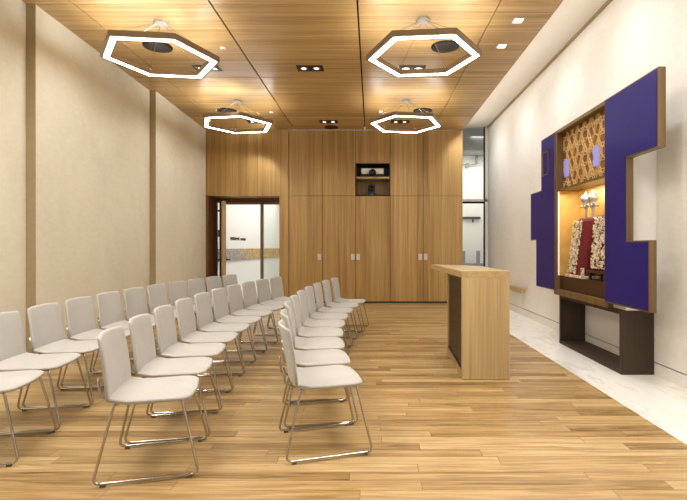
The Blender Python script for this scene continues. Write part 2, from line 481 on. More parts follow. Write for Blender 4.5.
# ------------------------------------------------------------------ built-in oak cupboards
def cup_x(px): return (px - 372) / 458 * Y_BACK
SPLIT = 2.487
def handle_bm(x):
    bm = bmesh.new()
    y = Y_BACK
    for a in ((x - .042, x + .042, 1.0, 1.012), (x - .042, x + .042, 1.128, 1.14), (x - .042, x - .028, 1.0, 1.14), (x + .028, x + .042, 1.0, 1.14)):
        box(bm, a[0], a[1], y - 0.008, y + 0.012, a[2], a[3])
    box(bm, x - .03, x + .03, y - 0.001, y + 0.004, 1.01, 1.13)
    return bm
def cupboard(label, pxs, handles, niche=None):
    xs_ = [cup_x(p) for p in pxs]
    t = thing('built_in_cupboard', label, 'cupboard', (0, 0, 0), group=None)
    x0, x1 = xs_[0], xs_[-1]
    bm = bmesh.new(); y0 = Y_BACK + 0.034
    if niche is None:
        box(bm, x0, x1, y0, Y_END, 0.06, H_CEIL - 0.002)
    else:
        nx0, nx1, nz0, nz1 = niche
        box(bm, x0, nx0, y0, Y_END, 0.06, H_CEIL - 0.002)
        if nx1 < x1: box(bm, nx1, x1, y0, Y_END, 0.06, H_CEIL - 0.002)
        box(bm, nx0, nx1, y0, Y_END, 0.06, nz0 - 0.01)
        box(bm, nx0, nx1, y0, Y_END, nz1 + 0.01, H_CEIL - 0.002)
        box(bm, nx0, nx1, Y_END - 0.25, Y_END, nz0 - 0.01, nz1 + 0.01)
    obj('carcass', bm, M['gap'] if niche is None else M['gap'], t)
    bm = bmesh.new(); box(bm, x0, x1, Y_BACK + 0.02, Y_END, 0.0, 0.06); obj('plinth', bm, M['gap'], t)
    for i in range(len(xs_) - 1):
        a, b = xs_[i] + 0.004, xs_[i + 1] - 0.004
        bm = bmesh.new(); box(bm, a, b, Y_BACK, Y_BACK + 0.03, 0.035, SPLIT - 0.004)
        dr = obj('door', bm, M['back'], t, bevel=0.002)
        hx = handles[i]
        if hx is not None:
            obj('handle', handle_bm(hx), M['pull'], dr)['label'] = 'small square recessed metal pull'
        bm = bmesh.new()
        if niche and abs(xs_[i] - niche[0]) < 0.2:
            box(bm, a, b, Y_BACK, Y_BACK + 0.03, niche[3] + 0.004, H_CEIL - 0.004)
        else:
            box(bm, a, b, Y_BACK, Y_BACK + 0.03, SPLIT + 0.004, H_CEIL - 0.004)
        obj('upper_door', bm, M['back'], t, bevel=0.002)
    return t, xs_
cupboard('single-door oak cupboard set between the doorway and the pair with the open niche', (289, 322.4), [cup_x(319.3)])
nz0, nz1 = 1.3 + (247 - 194.6) / 458 * Y_BACK, 1.3 + (247 - 163.4) / 458 * Y_BACK
nx0, nx1 = cup_x(356), cup_x(390)
t, _ = cupboard('two-door oak cupboard with an open equipment niche above its second door', (322.4, 355.5, 390.3), [cup_x(352.8), cup_x(358.2)], (nx0, nx1, nz0, nz1))
bm = bmesh.new()
box(bm, nx0, nx0 + 0.012, Y_BACK + 0.002, Y_END - 0.25, nz0, nz1); box(bm, nx1 - 0.012, nx1, Y_BACK + 0.002, Y_END - 0.25, nz0, nz1)
box(bm, nx0, nx1, Y_BACK + 0.002, Y_END - 0.25, nz0 - 0.008, nz0); box(bm, nx0, nx1, Y_BACK + 0.002, Y_END - 0.25, nz1, nz1 + 0.008)
obj('niche_lining', bm, M['darkwood'], t)
zs = 1.3 + (247 - 177.6) / 458 * Y_BACK
bm = bmesh.new(); box(bm, nx0 + 0.012, nx1 - 0.012, Y_BACK + 0.004, Y_END - 0.25, zs - 0.022, zs + 0.022); obj('shelf', bm, M['oak'], t)
bm = bmesh.new(); box(bm, nx0 + 0.012, nx1 - 0.012, Y_END - 0.27, Y_END - 0.252, nz0, zs - 0.022); obj('niche_back', bm, M['back'], t)
bm = bmesh.new(); box(bm, nx0 + 0.012, nx1 - 0.012, Y_END - 0.27, Y_END - 0.252, zs + 0.022, nz1); obj('niche_back', bm, M['black'], t)
cupboard('two-door oak cupboard at the end of the row beside the glazed door', (390.3, 423.6, 462.8), [cup_x(420.2), cup_x(425.6)])

# equipment in the niche
t = thing('projector', 'white projector with round black lens on the upper niche shelf', 'projector', (cup_x(372.5), Y_BACK + 0.17, zs + 0.022))
bm = bmesh.new(); box(bm, -0.262, 0.262, -0.1, 0.22, 0.075, 0.205); obj('body', bm, M['white'], t, bevel=0.012)
bm = bmesh.new(); lathe(bm, [(0.085, 0), (0.085, 0.05), (0.07, 0.062), (0.066, 0.045), (0.02, 0.03)], n=24)
bmesh.ops.rotate(bm, verts=bm.verts, cent=(0, 0, 0), matrix=Matrix.Rotation(PI / 2, 3, 'X')); shift(bm, 0, -0.1, 0.10)
obj('lens', bm, M['lens'], t, smooth=True)
bm = bmesh.new(); box(bm, -0.28, 0.28, -0.08, 0.2, 0.0, 0.07); obj('base', bm, M['black'], t, bevel=0.01)
t = thing('video_camera', 'black video camera on a small white foot in the lower niche', 'camera', (cup_x(371.7), Y_BACK + 0.2, nz0))
bm = bmesh.new(); lathe(bm, [(0.062, 0), (0.062, 0.02), (0.05, 0.034), (0.03, 0.04)], n=20); obj('foot', bm, M['white'], t, smooth=True)
bm = bmesh.new(); box(bm, -0.085, 0.085, -0.07, 0.09, 0.035, 0.235); box(bm, -0.03, 0.03, -0.05, 0.06, 0.235, 0.262); obj('body', bm, M['black'], t, bevel=0.02)
bm = bmesh.new(); lathe(bm, [(0.055, 0), (0.055, 0.05), (0.042, 0.055), (0.038, 0.03)], n=20)
bmesh.ops.rotate(bm, verts=bm.verts, cent=(0, 0, 0), matrix=Matrix.Rotation(PI / 2, 3, 'X')); shift(bm, 0, -0.07, 0.15)
obj('lens', bm, M['lens'], t, smooth=True)
bm = bmesh.new(); box(bm, 0.088, 0.102, -0.06, 0.07, 0.06, 0.2); obj('side_screen', bm, M['greypanel'], t)

# ------------------------------------------------------------------ glazed end beside the cupboards
ZB = 1.3 + (247 - 201.5) / 458 * Y_END
w2 = bpy.data.objects.new('window_2', None); C.objects.link(w2); w2['kind'] = 'structure'
bm = bmesh.new()
box(bm, 2.0, 2.87, Y_END, Y_END + 0.06, ZB, ZB + 0.06, 1)
box(bm, 2.80, 2.87, Y_END, Y_END + 0.06, 0, H_COVE, 1)
box(bm, 2.775, 2.80, Y_END - 0.01, Y_END + 0.06, 0, H_COVE, 0)
box(bm, 2.0, 2.80, Y_END, Y_END + 0.06, ZB - 0.045, ZB, 0)
struct('window_frame', bm, [M['gap'], M['white']], w2)
bm = bmesh.new(); box(bm, 2.0, 2.775, Y_END + 0.025, Y_END + 0.035, ZB + 0.06, H_COVE); struct('window_pane', bm, M['glass'], w2)
d2 = bpy.data.objects.new('door_2', None); C.objects.link(d2); d2['kind'] = 'structure'
bm = bmesh.new(); box(bm, 2.05, 2.775, Y_END + 0.02, Y_END + 0.03, 0.01, ZB - 0.045); struct('door_pane', bm, M['glass'], d2)
bm = bmesh.new(); box(bm, 2.05, 2.775, Y_END + 0.01, Y_END + 0.04, 0.0, 0.09); struct('door_rail', bm, M['steelframe'], d2)
# lobby beyond the glazing
bm = bmesh.new(); box(bm, 2.1, 4.6, 15.0, 15.2, -0.1, 5.2); struct('wall_lobby', bm, M['white'])
bm = bmesh.new(); box(bm, 2.02, 2.12, Y_END + 0.1, 15.0, 0, 5.2); struct('wall_lobby_side', bm, M['white'])
bm = bmesh.new(); box(bm, 3.9, 4.0, Y_END + 0.12, 15.0, 0, 5.2); struct('wall_lobby_far', bm, M['white'])
bm = bmesh.new(); box(bm, 2.0, 4.6, Y_END, 15.2, -0.1, -0.001); struct('floor_lobby', bm, M['marble'])
bm = bmesh.new(); box(bm, 2.1, 4.0, 12.2, 15.0, 4.28, 4.6); struct('ceiling_lobby', bm, M['greypanel'])
bm = bmesh.new(); box(bm, 2.1, 4.0, 12.0, 12.2, 3.83, 4.6); struct('trim_lobby', bm, M['greypanel'])
t = thing('coat_rail', 'slim dark wall rail with a hook behind the glazed door', 'rail', (2.75, 14.9, 2.25))
bm = bmesh.new(); box(bm, -0.02, 0.78, 0.0, 0.10, -0.035, 0.035); obj('rail', bm, M['steelframe'], t)
bm = bmesh.new(); tube(bm, [(0.52, 0, -0.03), (0.52, -0.03, -0.1), (0.52, -0.07, -0.14), (0.52, -0.09, -0.08)], 0.02); obj('hook', bm, M['black'], t)
t = thing('wall_lamp', 'pale twin-arm wall lamp high behind the upper glass pane', 'lamp', (3.1, 14.9, 4.0))
bm = bmesh.new(); tube(bm, [(-0.3, 0, 0), (0.0, -0.05, -0.05), (0.3, 0, 0)], 0.02); box(bm, -0.05, 0.05, -0.05, 0.1, -0.1, 0.02); obj('arm', bm, M['greypanel'], t)
for s in (-1, 1):
    bm = bmesh.new(); lathe(bm, [(0.035, 0), (0.05, 0.12), (0.05, 0.34), (0.03, 0.36)], (s * 0.3, -0.02, 0.0)); obj('shade', bm, M['silver'], t, smooth=True)
t = thing('low_shelf', 'low grey shelf with two uprights at the foot of the lobby wall', 'shelf', (2.8, 14.4, 0))
bm = bmesh.new(); box(bm, -0.05, 0.75, 0, 0.4, 0.62, 0.78); obj('top', bm, M['greypanel'], t)
bm = bmesh.new(); box(bm, 0.0, 0.7, 0.05, 0.35, 0, 0.62); obj('base', bm, M['greypanel'], t)
for x in (0.05, 0.52):
    bm = bmesh.new(); box(bm, x, x + 0.1, 0.1, 0.18, 0.78, 1.18); obj('upright', bm, M['greypanel'], t)

# ------------------------------------------------------------------ ceiling fittings
def hexpts(r, a0): return [(r * math.cos(a0 + PI / 3 * k), r * math.sin(a0 + PI / 3 * k)) for k in range(6)]
def ring_bm(ro, ri, z0, z1, a0):
    bm = bmesh.new(); o, i = hexpts(ro, a0), hexpts(ri, a0)
    v = [[bm.verts.new((p[0], p[1], z)) for p in L] for L, z in ((o, z0), (i, z0), (i, z1), (o, z1))]
    for a in range(4):
        A, B = v[a], v[(a + 1) % 4]
        for k in range(6):
            bm.faces.new((A[k], A[(k + 1) % 6], B[(k + 1) % 6], B[k]))
    return bm
def make_pendant(label, x, y, a0):
    zb = 3.56; drop = H_CEIL - zb
    t = thing('hexagon_pendant', label, 'pendant light', (x, y, zb), 0, 'hexagonal pendant lights')
    RO, RI = 0.69, 0.58
    obj('housing', ring_bm(RO, RI, 0.004, 0.066, a0), M['pendant'], t)
    obj('diffuser', ring_bm(RO - 0.034, RI + 0.010, 0.0, 0.006, a0), M['glow'], t)['label'] = 'glowing white underside'
    obj('uplight', ring_bm(RO - 0.012, RI + 0.03, 0.064, 0.069, a0), M['glowup'], t)
    bm = bmesh.new(); prism(bm, hexpts(0.085, a0), 'z', drop - 0.03, drop)
    obj('canopy', bm, M['canopy'], t)
    for k in range(6):
        p = hexpts((RO + RI) / 2, a0)[k]; q = hexpts(0.05, a0)[k]
        bm = bmesh.new(); tube(bm, [(p[0], p[1], 0.065), (q[0], q[1], drop - 0.03)], 0.003, 5)
        obj('cable', bm, M['chrome'], t)
    return t
make_pendant('near hexagonal pendant hanging closest to the beige plaster wall', -2.55, 5.53, math.radians(6.5))
make_pendant('near hexagonal pendant hanging closest to the ark wall', 0.615, 5.48, math.radians(-5.5))
make_pendant('far hexagonal pendant above the open doorway', -2.50, 8.52, math.radians(-9.5))
make_pendant('far hexagonal pendant in front of the end cupboards', 0.63, 8.49, math.radians(9.0))

tw_names = {0: 'over the chair rows by the plaster wall', 1: 'in the middle bay of the ceiling', 2: 'in the ceiling bay before the lectern'}
for j, y in enumerate((6.96, 9.93)):
    for i, x in enumerate((-2.5, -0.94, 0.61)):
        t = thing('twin_downlight', ('nearer' if j == 0 else 'farther') + ' black twin recessed downlight ' + tw_names[i], 'downlight', (x, y, H_CEIL), 0, 'twin recessed downlights')
        bm = bmesh.new(); box(bm, -0.2, 0.2, -0.115, 0.115, -0.004, 0.006); obj('trim_plate', bm, M['black'], t)
        for s in (-1, 1):
            bm = bmesh.new(); lathe(bm, [(0.042, -0.006), (0.058, -0.010), (0.062, -0.004)], (s * 0.095, 0, 0), 20); obj('bezel', bm, M['chrome'], t, smooth=True)
            bm = bmesh.new(); lathe(bm, [(0.03, -0.013), (0.036, -0.009)], (s * 0.095, 0, 0), 20); obj('lamp', bm, M['lamp'], t)
sp_lab = {(-2.9, 6.2): 'round dark ceiling speaker above the near pendant by the plaster wall', (0.99, 6.2): 'round dark ceiling speaker above the near pendant by the ark wall',
          (-2.89, 9.12): 'round dark ceiling speaker above the far pendant by the doorway', (1.01, 9.12): 'round dark ceiling speaker above the far pendant by the end cupboards',
          (-0.92, 10.38): 'round dark ceiling speaker tight against the cupboard wall'}
for (x, y), lab in sp_lab.items():
    t = thing('ceiling_speaker', lab, 'speaker', (x, y, H_CEIL), 0, 'round ceiling speakers')
    r = 0.185 if y < 10 else 0.15
    bm = bmesh.new(); lathe(bm, [(r - 0.012, -0.014), (r, -0.012), (r + 0.004, -0.0)], n=32); obj('rim', bm, M['gap'], t, smooth=True)
    bm = bmesh.new(); lathe(bm, [(0.02, -0.022), (r * 0.6, -0.02), (r - 0.012, -0.014)], n=32); obj('grille', bm, M['grille'], t, smooth=True)
sd = {(-2.03, 6.25): 'small white ceiling sensor beside the near dark ceiling seam', (-2.02, 9.22): 'small white ceiling sensor beside the far pendant near the doorway', (0.175, 9.2): 'small white ceiling sensor just before the far pendant by the end cupboards'}
for (x, y), lab in sd.items():
    t = thing('ceiling_sensor', lab, 'sensor', (x, y, H_CEIL), 0, 'small ceiling sensors')
    bm = bmesh.new(); lathe(bm, [(0.03, -0.02), (0.042, -0.012), (0.045, 0.0)], n=20); obj('cover', bm, M['white'], t, smooth=True)
    bm = bmesh.new(); lathe(bm, [(0.012, -0.026), (0.014, -0.019)], n=12); obj('eye', bm, M['greypanel'], t, smooth=True)
for y, lab in ((5.49, 'small square white downlight, the nearer of two over the lectern side'), (6.19, 'small square white downlight, the farther of two over the lectern side')):
    t = thing('square_downlight', lab, 'downlight', (1.752, y, H_CEIL), 0, 'square downlights')
    bm = bmesh.new()
    for a in ((-.062, .062, -.062, -.05), (-.062, .062, .05, .062), (-.062, -.05, -.05, .05), (.05, .062, -.05, .05)):
        box(bm, a[0], a[1], a[2], a[3], -0.006, 0.006)
    obj('trim', bm, M['white'], t)
    bm = bmesh.new(); box(bm, -0.05, 0.05, -0.05, 0.05, -0.004, 0.002); obj('lamp', bm, M['whitelamp'], t)

# ------------------------------------------------------------------ chairs
SEAT_Z = 0.455
def seat_bm():
    bm = bmesh.new()
    # outline: rear straight, front with large rounded corners; slightly bowed
    W0, W1, D, r = 0.228, 0.236, 0.435, 0.085
    P = [(0.0, -W0), (0.10, -W0 - 0.002), (0.2, -W1), (D - r, -W1)]
    for k in range(1, 7):
        a = -PI / 2 + PI / 2 * k / 6
        P.append((D - r + r * math.cos(a), -W1 + r + r * math.sin(a)))
    P += [(D + 0.008, -0.06), (D + 0.01, 0.0)]
    P = P + [(x, -y) for x, y in reversed(P[:-1])]
    P += [(-0.004, 0.1), (-0.004, 0), (-0.004, -0.1)]
    c = (0.2, 0.0); t = 0.028
    def zc(x, y):
        dip = -0.012 * math.exp(-((x - 0.17) / 0.13) ** 2) * (1 - (y / 0.25) ** 2)
        front = -0.006 * max(0, (x - 0.30) / 0.14) ** 2
        rear = 0.022 * max(0, (0.09 - x) / 0.09) ** 2
        return SEAT_Z + dip + front + rear
    rings = []
    for s, dz in ((0.03, -t), (0.5, -t), (0.9, -t), (0.972, -0.82 * t), (0.995, -0.55 * t), (1.0, -0.35 * t), (0.985, -0.1 * t), (0.95, 0), (0.8, 0.002), (0.5, 0.003), (0.03, 0.003)):
        rings.append([bm.verts.new((c[0] + s * (x - c[0]), c[1] + s * (y - c[1]), zc(c[0] + s * (x - c[0]), s * y) + dz)) for x, y in P])
    n = len(P)
    for a, b in zip(rings, rings[1:]):
        for k in range(n):
            bm.faces.new((a[k], a[(k + 1) % n], b[(k + 1) % n], b[k]))
    bm.faces.new(rings[0][::-1]); bm.faces.new(rings[-1])
    return bm
def back_bm():
    bm = bmesh.new()
    hb, ht, wb, wt, r = 0.0, 0.35, 0.231, 0.216, 0.018
    P = [(-wb, hb), (-wb + 0.003, 0.1), (-wb + 0.008, 0.22), (-wt - 0.002, ht - r)]
    for k in range(1, 5):
        a = PI - PI / 2 * k / 4
        P.append((-wt + r + r * math.cos(a), ht - r + r * math.sin(a)))
    P += [(-0.1, ht + 0.005), (0, ht + 0.006)]
    P = P + [(-y, h) for y, h in reversed(P[:-1])]
    P += [(0.1, -0.004), (0, -0.005), (-0.1, -0.004)]
    c = (0.0, 0.17); t = 0.024
    def xc(y, h):
        u = max(0.0, h / 0.38)
        lean = 0.015 * u + 0.03 * u * u
        cup = (0.012 + 0.034 * u) * (1 - (y / 0.23) ** 2)
        return -lean - cup + 0.02
    rings = []
    for s, dx in ((0.03, 0.0), (0.5, 0.0), (0.9, 0.0), (0.97, -0.1 * t), (0.995, -0.35 * t), (1.0, -0.55 * t), (0.985, -0.85 * t), (0.95, -t), (0.8, -t), (0.5, -t), (0.03, -t)):
        rings.append([bm.verts.new((xc(s * y, c[1] + s * (h - c[1])) + dx, s * y, SEAT_Z - 0.002 + c[1] + s * (h - c[1]))) for y, h in P])
    n = len(P)
    for a, b in zip(rings, rings[1:]):
        for k in range(n):
            bm.faces.new((a[k], a[(k + 1) % n], b[(k + 1) % n], b[k]))
    bm.faces.new(rings[0][::-1]); bm.faces.new(rings[-1])
    return bm
def arc_corner(p0, p1, p2, r, n=5):
    """points rounding the corner p1 between p0 and p2"""
    p0, p1, p2 = Vector(p0), Vector(p1), Vector(p2)
    a = (p0 - p1).normalized(); b = (p2 - p1).normalized()
    s = p1 + a * r; e = p1 + b * r
    return [s.lerp(p1, k / n).lerp(p1.lerp(e, k / n), k / n) for k in range(n + 1)]
def leg_bm(s):
    bm = bmesh.new(); y0, y1, r = s * 0.215, s * 0.245, 0.0078
    top_r, rear = Vector((0.035, s * 0.205, 0.43)), Vector((-0.062, y1, r + 0.009))
    front, top_f = Vector((0.48, y1, r + 0.009)), Vector((0.385, s * 0.205, 0.425))
    pts = [Vector((0.06, s * 0.19, 0.432))] + arc_corner(Vector((0.06, s * 0.19, 0.432)), top_r, rear, 0.02, 3)
    pts += arc_corner(top_r, rear, front, 0.045) + arc_corner(rear, front, top_f, 0.045)
    pts += arc_corner(front, top_f, Vector((0.34, s * 0.18, 0.43)), 0.02, 3) + [Vector((0.34, s * 0.18, 0.428))]
    tube(bm, pts, r, 8)
    return bm
def glide_bm(x, s):
    bm = bmesh.new(); box(bm, x - 0.014, x + 0.014, s * 0.245 - 0.007, s * 0.245 + 0.007, 0.0, 0.0125)
    return bm
def make_chair(label, group):
    t = thing('sled_base_chair', label, 'chair', (0, 0, 0), 0, group)
    obj('seat', seat_bm(), M['fabric'], t, smooth=True)
    obj('backrest', back_bm(), M['fabric'], t, smooth=True)
    for s in (-1, 1):
        lg = obj('sled_leg', leg_bm(s), M['chrome'], t, smooth=True)
        for x in (-0.01, 0.43):
            obj('glide', glide_bm(x, s), M['rubber'], lg)
    bm = bmesh.new()
    tube(bm, [(0.05, -0.2, 0.428), (0.05, 0.2, 0.428)], 0.0078, 8)
    obj('cross_bar', bm, M['chrome'], t, smooth=True)
    bm = bmesh.new(); tube(bm, [(0.35, -0.19, 0.425), (0.35, 0.19, 0.425)], 0.0078, 8)
    obj('cross_bar', bm, M['chrome'], t, smooth=True)
    # back supports rising behind the shell
    for s in (-1, 1):
        bm = bmesh.new(); tube(bm, [(0.06, s * 0.14, 0.43), (-0.01, s * 0.14, 0.432), (-0.052, s * 0.14, 0.46), (-0.064, s * 0.14, 0.56)], 0.0072, 8)
        obj('back_support', bm, M['chrome'], t, smooth=True)
    return t
ORD = ['first', 'second', 'third', 'fourth', 'fifth', 'sixth', 'seventh', 'eighth', 'ninth', 'tenth', 'eleventh']
proto = None
CX, CY = 10.3, 5.3
rows = [('front row, beside the lectern aisle', 'chairs of the front row by the lectern', 11.05, -11.6, 2.80, 9, 5.2),
        ('middle row of the three', 'chairs of the middle row', 12.075, -12.1, 2.56, 10, 5.25),
        ('back row, along the plaster wall', 'chairs of the back row by the plaster wall', 13.13, -10.25, 2.315, 11, 5.2)]
for rname, grp, R, th0, dth, n, CY in rows:
    yaw = 1.4 if n == 9 else 1.15
    for k in range(n):
        th = math.radians(th0 + dth * k)
        yw = 0.6 if (n == 9 and th > 0) else yaw
        loc = (CX - R * math.cos(th), CY + R * math.sin(th), 0.0)
        pos = 'nearest the camera' if k == 0 else ('last, nearest the cupboards' if k == n - 1 else ORD[k] + ' from the camera end')
        lab = 'off-white upholstered sled chair, ' + pos + ', ' + rname
        if proto is None:
            proto = make_chair(lab, grp); proto.location = loc; proto.rotation_euler = (0, 0, -th * yw)
        else:
            dup(proto, loc, -th * yw, lab, grp)

# ------------------------------------------------------------------ lectern
t = thing('lectern', 'pale oak lectern with dark woven front screen standing on the plank floor', 'lectern', (0, 0, 0))
y0, y1 = 4.477, 5.66
def fx(y): return 0.88 + 0.05 * (y - y0) / (y1 - y0)
bm = bmesh.new(); box(bm, 0.88, 1.345, y0, y0 + 0.045, 0.004, 1.0); obj('side_panel', bm, M['oak'], t, bevel=0.002)
bm = bmesh.new(); box(bm, fx(y1), 1.345, y1 - 0.045, y1, 0.004, 1.0); obj('side_panel', bm, M['oak'], t, bevel=0.002)
ya, yb = y0 + 0.045, y1 - 0.045
bm = bmesh.new(); prism(bm, [(fx(ya), ya), (fx(yb), yb), (fx(yb) + 0.06, yb), (fx(ya) + 0.06, ya)], 'z', 0.004, 0.075); obj('bottom_rail', bm, M['oak_y'], t)
bm = bmesh.new(); prism(bm, [(fx(ya) + 0.02, ya), (fx(yb) + 0.02, yb), (fx(yb) + 0.045, yb), (fx(ya) + 0.045, ya)], 'z', 0.075, 1.0); obj('front_screen', bm, M['screen'], t)['label'] = 'dark woven metal screen recessed in the front'
for za, zb in ((0.075, 0.09), (0.965, 1.0)):
    bm = bmesh.new(); prism(bm, [(fx(ya) + 0.004, ya), (fx(yb) + 0.004, yb), (fx(yb) + 0.02, yb), (fx(ya) + 0.02, ya)], 'z', za, zb)
    obj('screen_rail', bm, M['steelframe'], t)
bm = bmesh.new(); box(bm, 1.32, 1.345, ya, yb, 0.012, 0.55); obj('back_panel', bm, M['oak_y'], t)
bm = bmesh.new()
plan = [(0.875, y0), (1.345, y0), (1.345, y1 + 0.06), (0.735, y1 + 0.06)]
lo = [bm.verts.new((x, y, 1.0 + (0.03 if i == 3 else 0.0))) for i, (x, y) in enumerate(plan)]
hi = [bm.verts.new((x, y, 1.065 + (0.02 if i == 3 else 0.0))) for i, (x, y) in enumerate(plan)]
bm.faces.new(lo); bm.faces.new(hi)
for i in range(4): bm.faces.new((lo[i], lo[(i + 1) % 4], hi[(i + 1) % 4], hi[i]))
obj('top', bm, M['oak_y'], t, bevel=0.003)
bm = bmesh.new(); box(bm, 0.96, 1.33, y0 + 0.03, y1 - 0.03, 0.0, 0.004); obj('plinth', bm, M['gap'], t)

# ------------------------------------------------------------------ ark and its console
YN, YF = 4.655, 6.20
t = thing('console', 'open dark bronze wood console standing on the marble under the ark', 'console', (0, 0, 0))
w = 0.04; cx0, cx1 = 2.535, 2.868
bm = bmesh.new(); box(bm, cx0, cx1, YN, YN + w, 0, 0.65); obj('side_board', bm, M['console'], t, bevel=0.002)
bm = bmesh.new(); box(bm, cx0, cx1, YF - w, YF, 0, 0.65); obj('side_board', bm, M['console'], t, bevel=0.002)
bm = bmesh.new(); box(bm, cx0, cx1, YN + w, YF - w, 0.0, w); obj('bottom_board', bm, M['console'], t, bevel=0.002)
bm = bmesh.new(); box(bm, cx0, cx1, YN + w, YF - w, 0.65 - w, 0.65); obj('top_board', bm, M['console'], t, bevel=0.002)

ark = thing('torah_ark', 'tall ark cabinet with stepped blue wings and gilded niche against the stone wall', 'ark', (0, 0, 0))
AX = 2.50
A0, A1, Z0, Z1 = 4.86, 6.30, 0.655, 2.875
bm = bmesh.new()
box(bm, AX, 2.868, A0, A0 + 0.05, Z0, Z1); box(bm, AX, 2.868, A1 - 0.10, A1, Z0, Z1)
box(bm, AX, 2.868, A0 + 0.05, A1 - 0.10, Z1 - 0.045, Z1); box(bm, AX, 2.868, A0 + 0.05, A1 - 0.10, Z0, Z0 + 0.075)
obj('frame', bm, M['bronze'], ark, bevel=0.003)
bm = bmesh.new(); box(bm, 2.80, 2.83, A0 + 0.05, A1 - 0.1, Z0 + 0.075, Z1 - 0.045); box(bm, 2.54, 2.80, A1 - 0.106, A1 - 0.1, 0.915, 2.055); box(bm, 2.54, 2.80, A0 + 0.05, A0 + 0.056, 0.915, 2.055)
obj('gilded_back', bm, M['gold'], ark)['label'] = 'gold leaf back panel'
bm = bmesh.new(); box(bm, 2.545, 2.80, A0 + 0.05, A1 - 0.1, Z0 + 0.075, 0.915); obj('plinth', bm, M['darkwood'], ark, bevel=0.003)
bm = bmesh.new(); box(bm, 2.53, 2.80, A0 + 0.05, A1 - 0.1, 2.055, 2.085); obj('transom', bm, M['bronze'], ark)
bm = bmesh.new(); box(bm, 2.515, 2.53, A1 - 0.118, A1 - 0.108, 0.92, 2.05); obj('light_strip', bm, M['ledline'], ark)
# strapwork lattice in the head of the ark
bm = bmesh.new(); box(bm, 2.60, 2.62, A0 + 0.05, A1 - 0.1, 2.085, Z1 - 0.045); obj('lattice_backing', bm, M['golddark'], ark)
bm = bmesh.new()
ly0, ly1, lz0, lz1 = A0 + 0.05, A1 - 0.1, 2.085, Z1 - 0.045
def strap(p, q, wd=0.008):
    (ya_, za_), (yb_, zb_) = p, q
    # clip to the opening
    t0, t1 = 0.0, 1.0
    for a, b, lo_, hi_ in ((ya_, yb_, ly0, ly1), (za_, zb_, lz0, lz1)):
        dd = b - a
        if abs(dd) < 1e-9:
            if a < lo_ or a > hi_: return
            continue
        u, v = (lo_ - a) / dd, (hi_ - a) / dd
        if u > v: u, v = v, u
        t0, t1 = max(t0, u), min(t1, v)
    if t1 - t0 < 0.05: return
    dy, dz = yb_ - ya_, zb_ - za_
    p0 = (ya_ + dy * t0, za_ + dz * t0); p1 = (ya_ + dy * t1, za_ + dz * t1)
    L = math.hypot(p1[0] - p0[0], p1[1] - p0[1]); nx, nz = -(p1[1] - p0[1]) / L * wd / 2, (p1[0] - p0[0]) / L * wd / 2
    prism(bm, [(p0[0] + nx, p0[1] + nz), (p1[0] + nx, p1[1] + nz), (p1[0] - nx, p1[1] - nz), (p0[0] - nx, p0[1] - nz)], 'x', 2.588, 2.602)
cell = 0.17
for i in range(-2, 12):
    for j in range(-2, 8):
        cy = ly0 + (i + 0.5 * (j % 2)) * cell; cz = lz0 + j * cell * 0.866
        hx = [(cy + cell * 0.577 * math.cos(PI / 2 + PI / 3 * k), cz + cell * 0.577 * math.sin(PI / 2 + PI / 3 * k)) for k in range(6)]
        for k in range(3):
            strap(hx[k], hx[k + 1], 0.009)
        for k in range(6):
            if (i * 7 + j * 3 + k) % 6 < 4:
                strap(hx[k], hx[(k + 2) % 6], 0.007)
obj('strapwork_lattice', bm, M['goldbar'], ark)
for ya_ in (5.22, 6.03):
    bm = bmesh.new(); box(bm, 2.583, 2.612, ya_, ya_ + 0.13, 2.235, 2.465); obj('blue_light', bm, M['blueglow'], ark)
# stepped wings
near = [(4.90, 0.71), (4.90, 2.87), (3.98, 2.87), (3.98, 2.17), (4.475, 2.17), (4.475, 1.362), (4.11, 1.362), (4.11, 0.71)]
far = [(6.235, 0.71), (6.94, 0.71), (6.94, 1.405), (7.18, 1.405), (7.18, 2.13), (6.735, 2.13), (6.735, 2.865), (6.235, 2.865)]
def inset(pts, d):
    """inward offset of a rectilinear polygon, not along the hinge side"""
    n = len(pts); area = sum(pts[i][0] * pts[(i + 1) % n][1] - pts[(i + 1) % n][0] * pts[i][1] for i in range(n))
    sg = 1 if area > 0 else -1
    out = []
    for i in range(n):
        p, a, b = Vector(pts[i]), Vector(pts[i - 1]), Vector(pts[(i + 1) % n])
        e1 = (p - a).normalized(); e2 = (b - p).normalized()
        n1 = Vector((-e1.y, e1.x)) * sg; n2 = Vector((-e2.y, e2.x)) * sg
        out.append(tuple(p + (n1 + n2) * d))
    return out
for nm, poly, lab in (('near', near, 'wing nearest the camera'), ('far', far, 'far wing with a small framed window')):
    bm = bmesh.new(); prism(bm, poly, 'x', AX - 0.012, AX + 0.055)
    wg = obj('wing_door', bm, M['bronze'], ark, bevel=0.002); wg['label'] = 'stepped ' + lab
    bm = bmesh.new(); prism(bm, inset(poly, 0.016), 'x', AX - 0.017, AX - 0.011)
    obj('blue_panel', bm, M['blue'], wg)
    if nm == 'far':
        ya_, yb_, za_, zb_ = 6.42, 6.64, 2.32, 2.67
        bm = bmesh.new()
        for r_ in ((ya_, yb_, za_, za_ + .02), (ya_, yb_, zb_ - .02, zb_), (ya_, ya_ + .02, za_, zb_), (yb_ - .02, yb_, za_, zb_)):
            box(bm, AX - 0.03, AX - 0.012, r_[0], r_[1], r_[2], r_[3])
        obj('window_frame', bm, M['bronze'], wg)
# white backing panel on the wall behind the ark
bm = bmesh.new(); box(bm, AX + 0.06, 2.868, 4.615, A0 - 0.002, 0.66, 2.86)
obj('side_housing', bm, M['white'], ark)['label'] = 'white side of the cabinet behind the near wing'

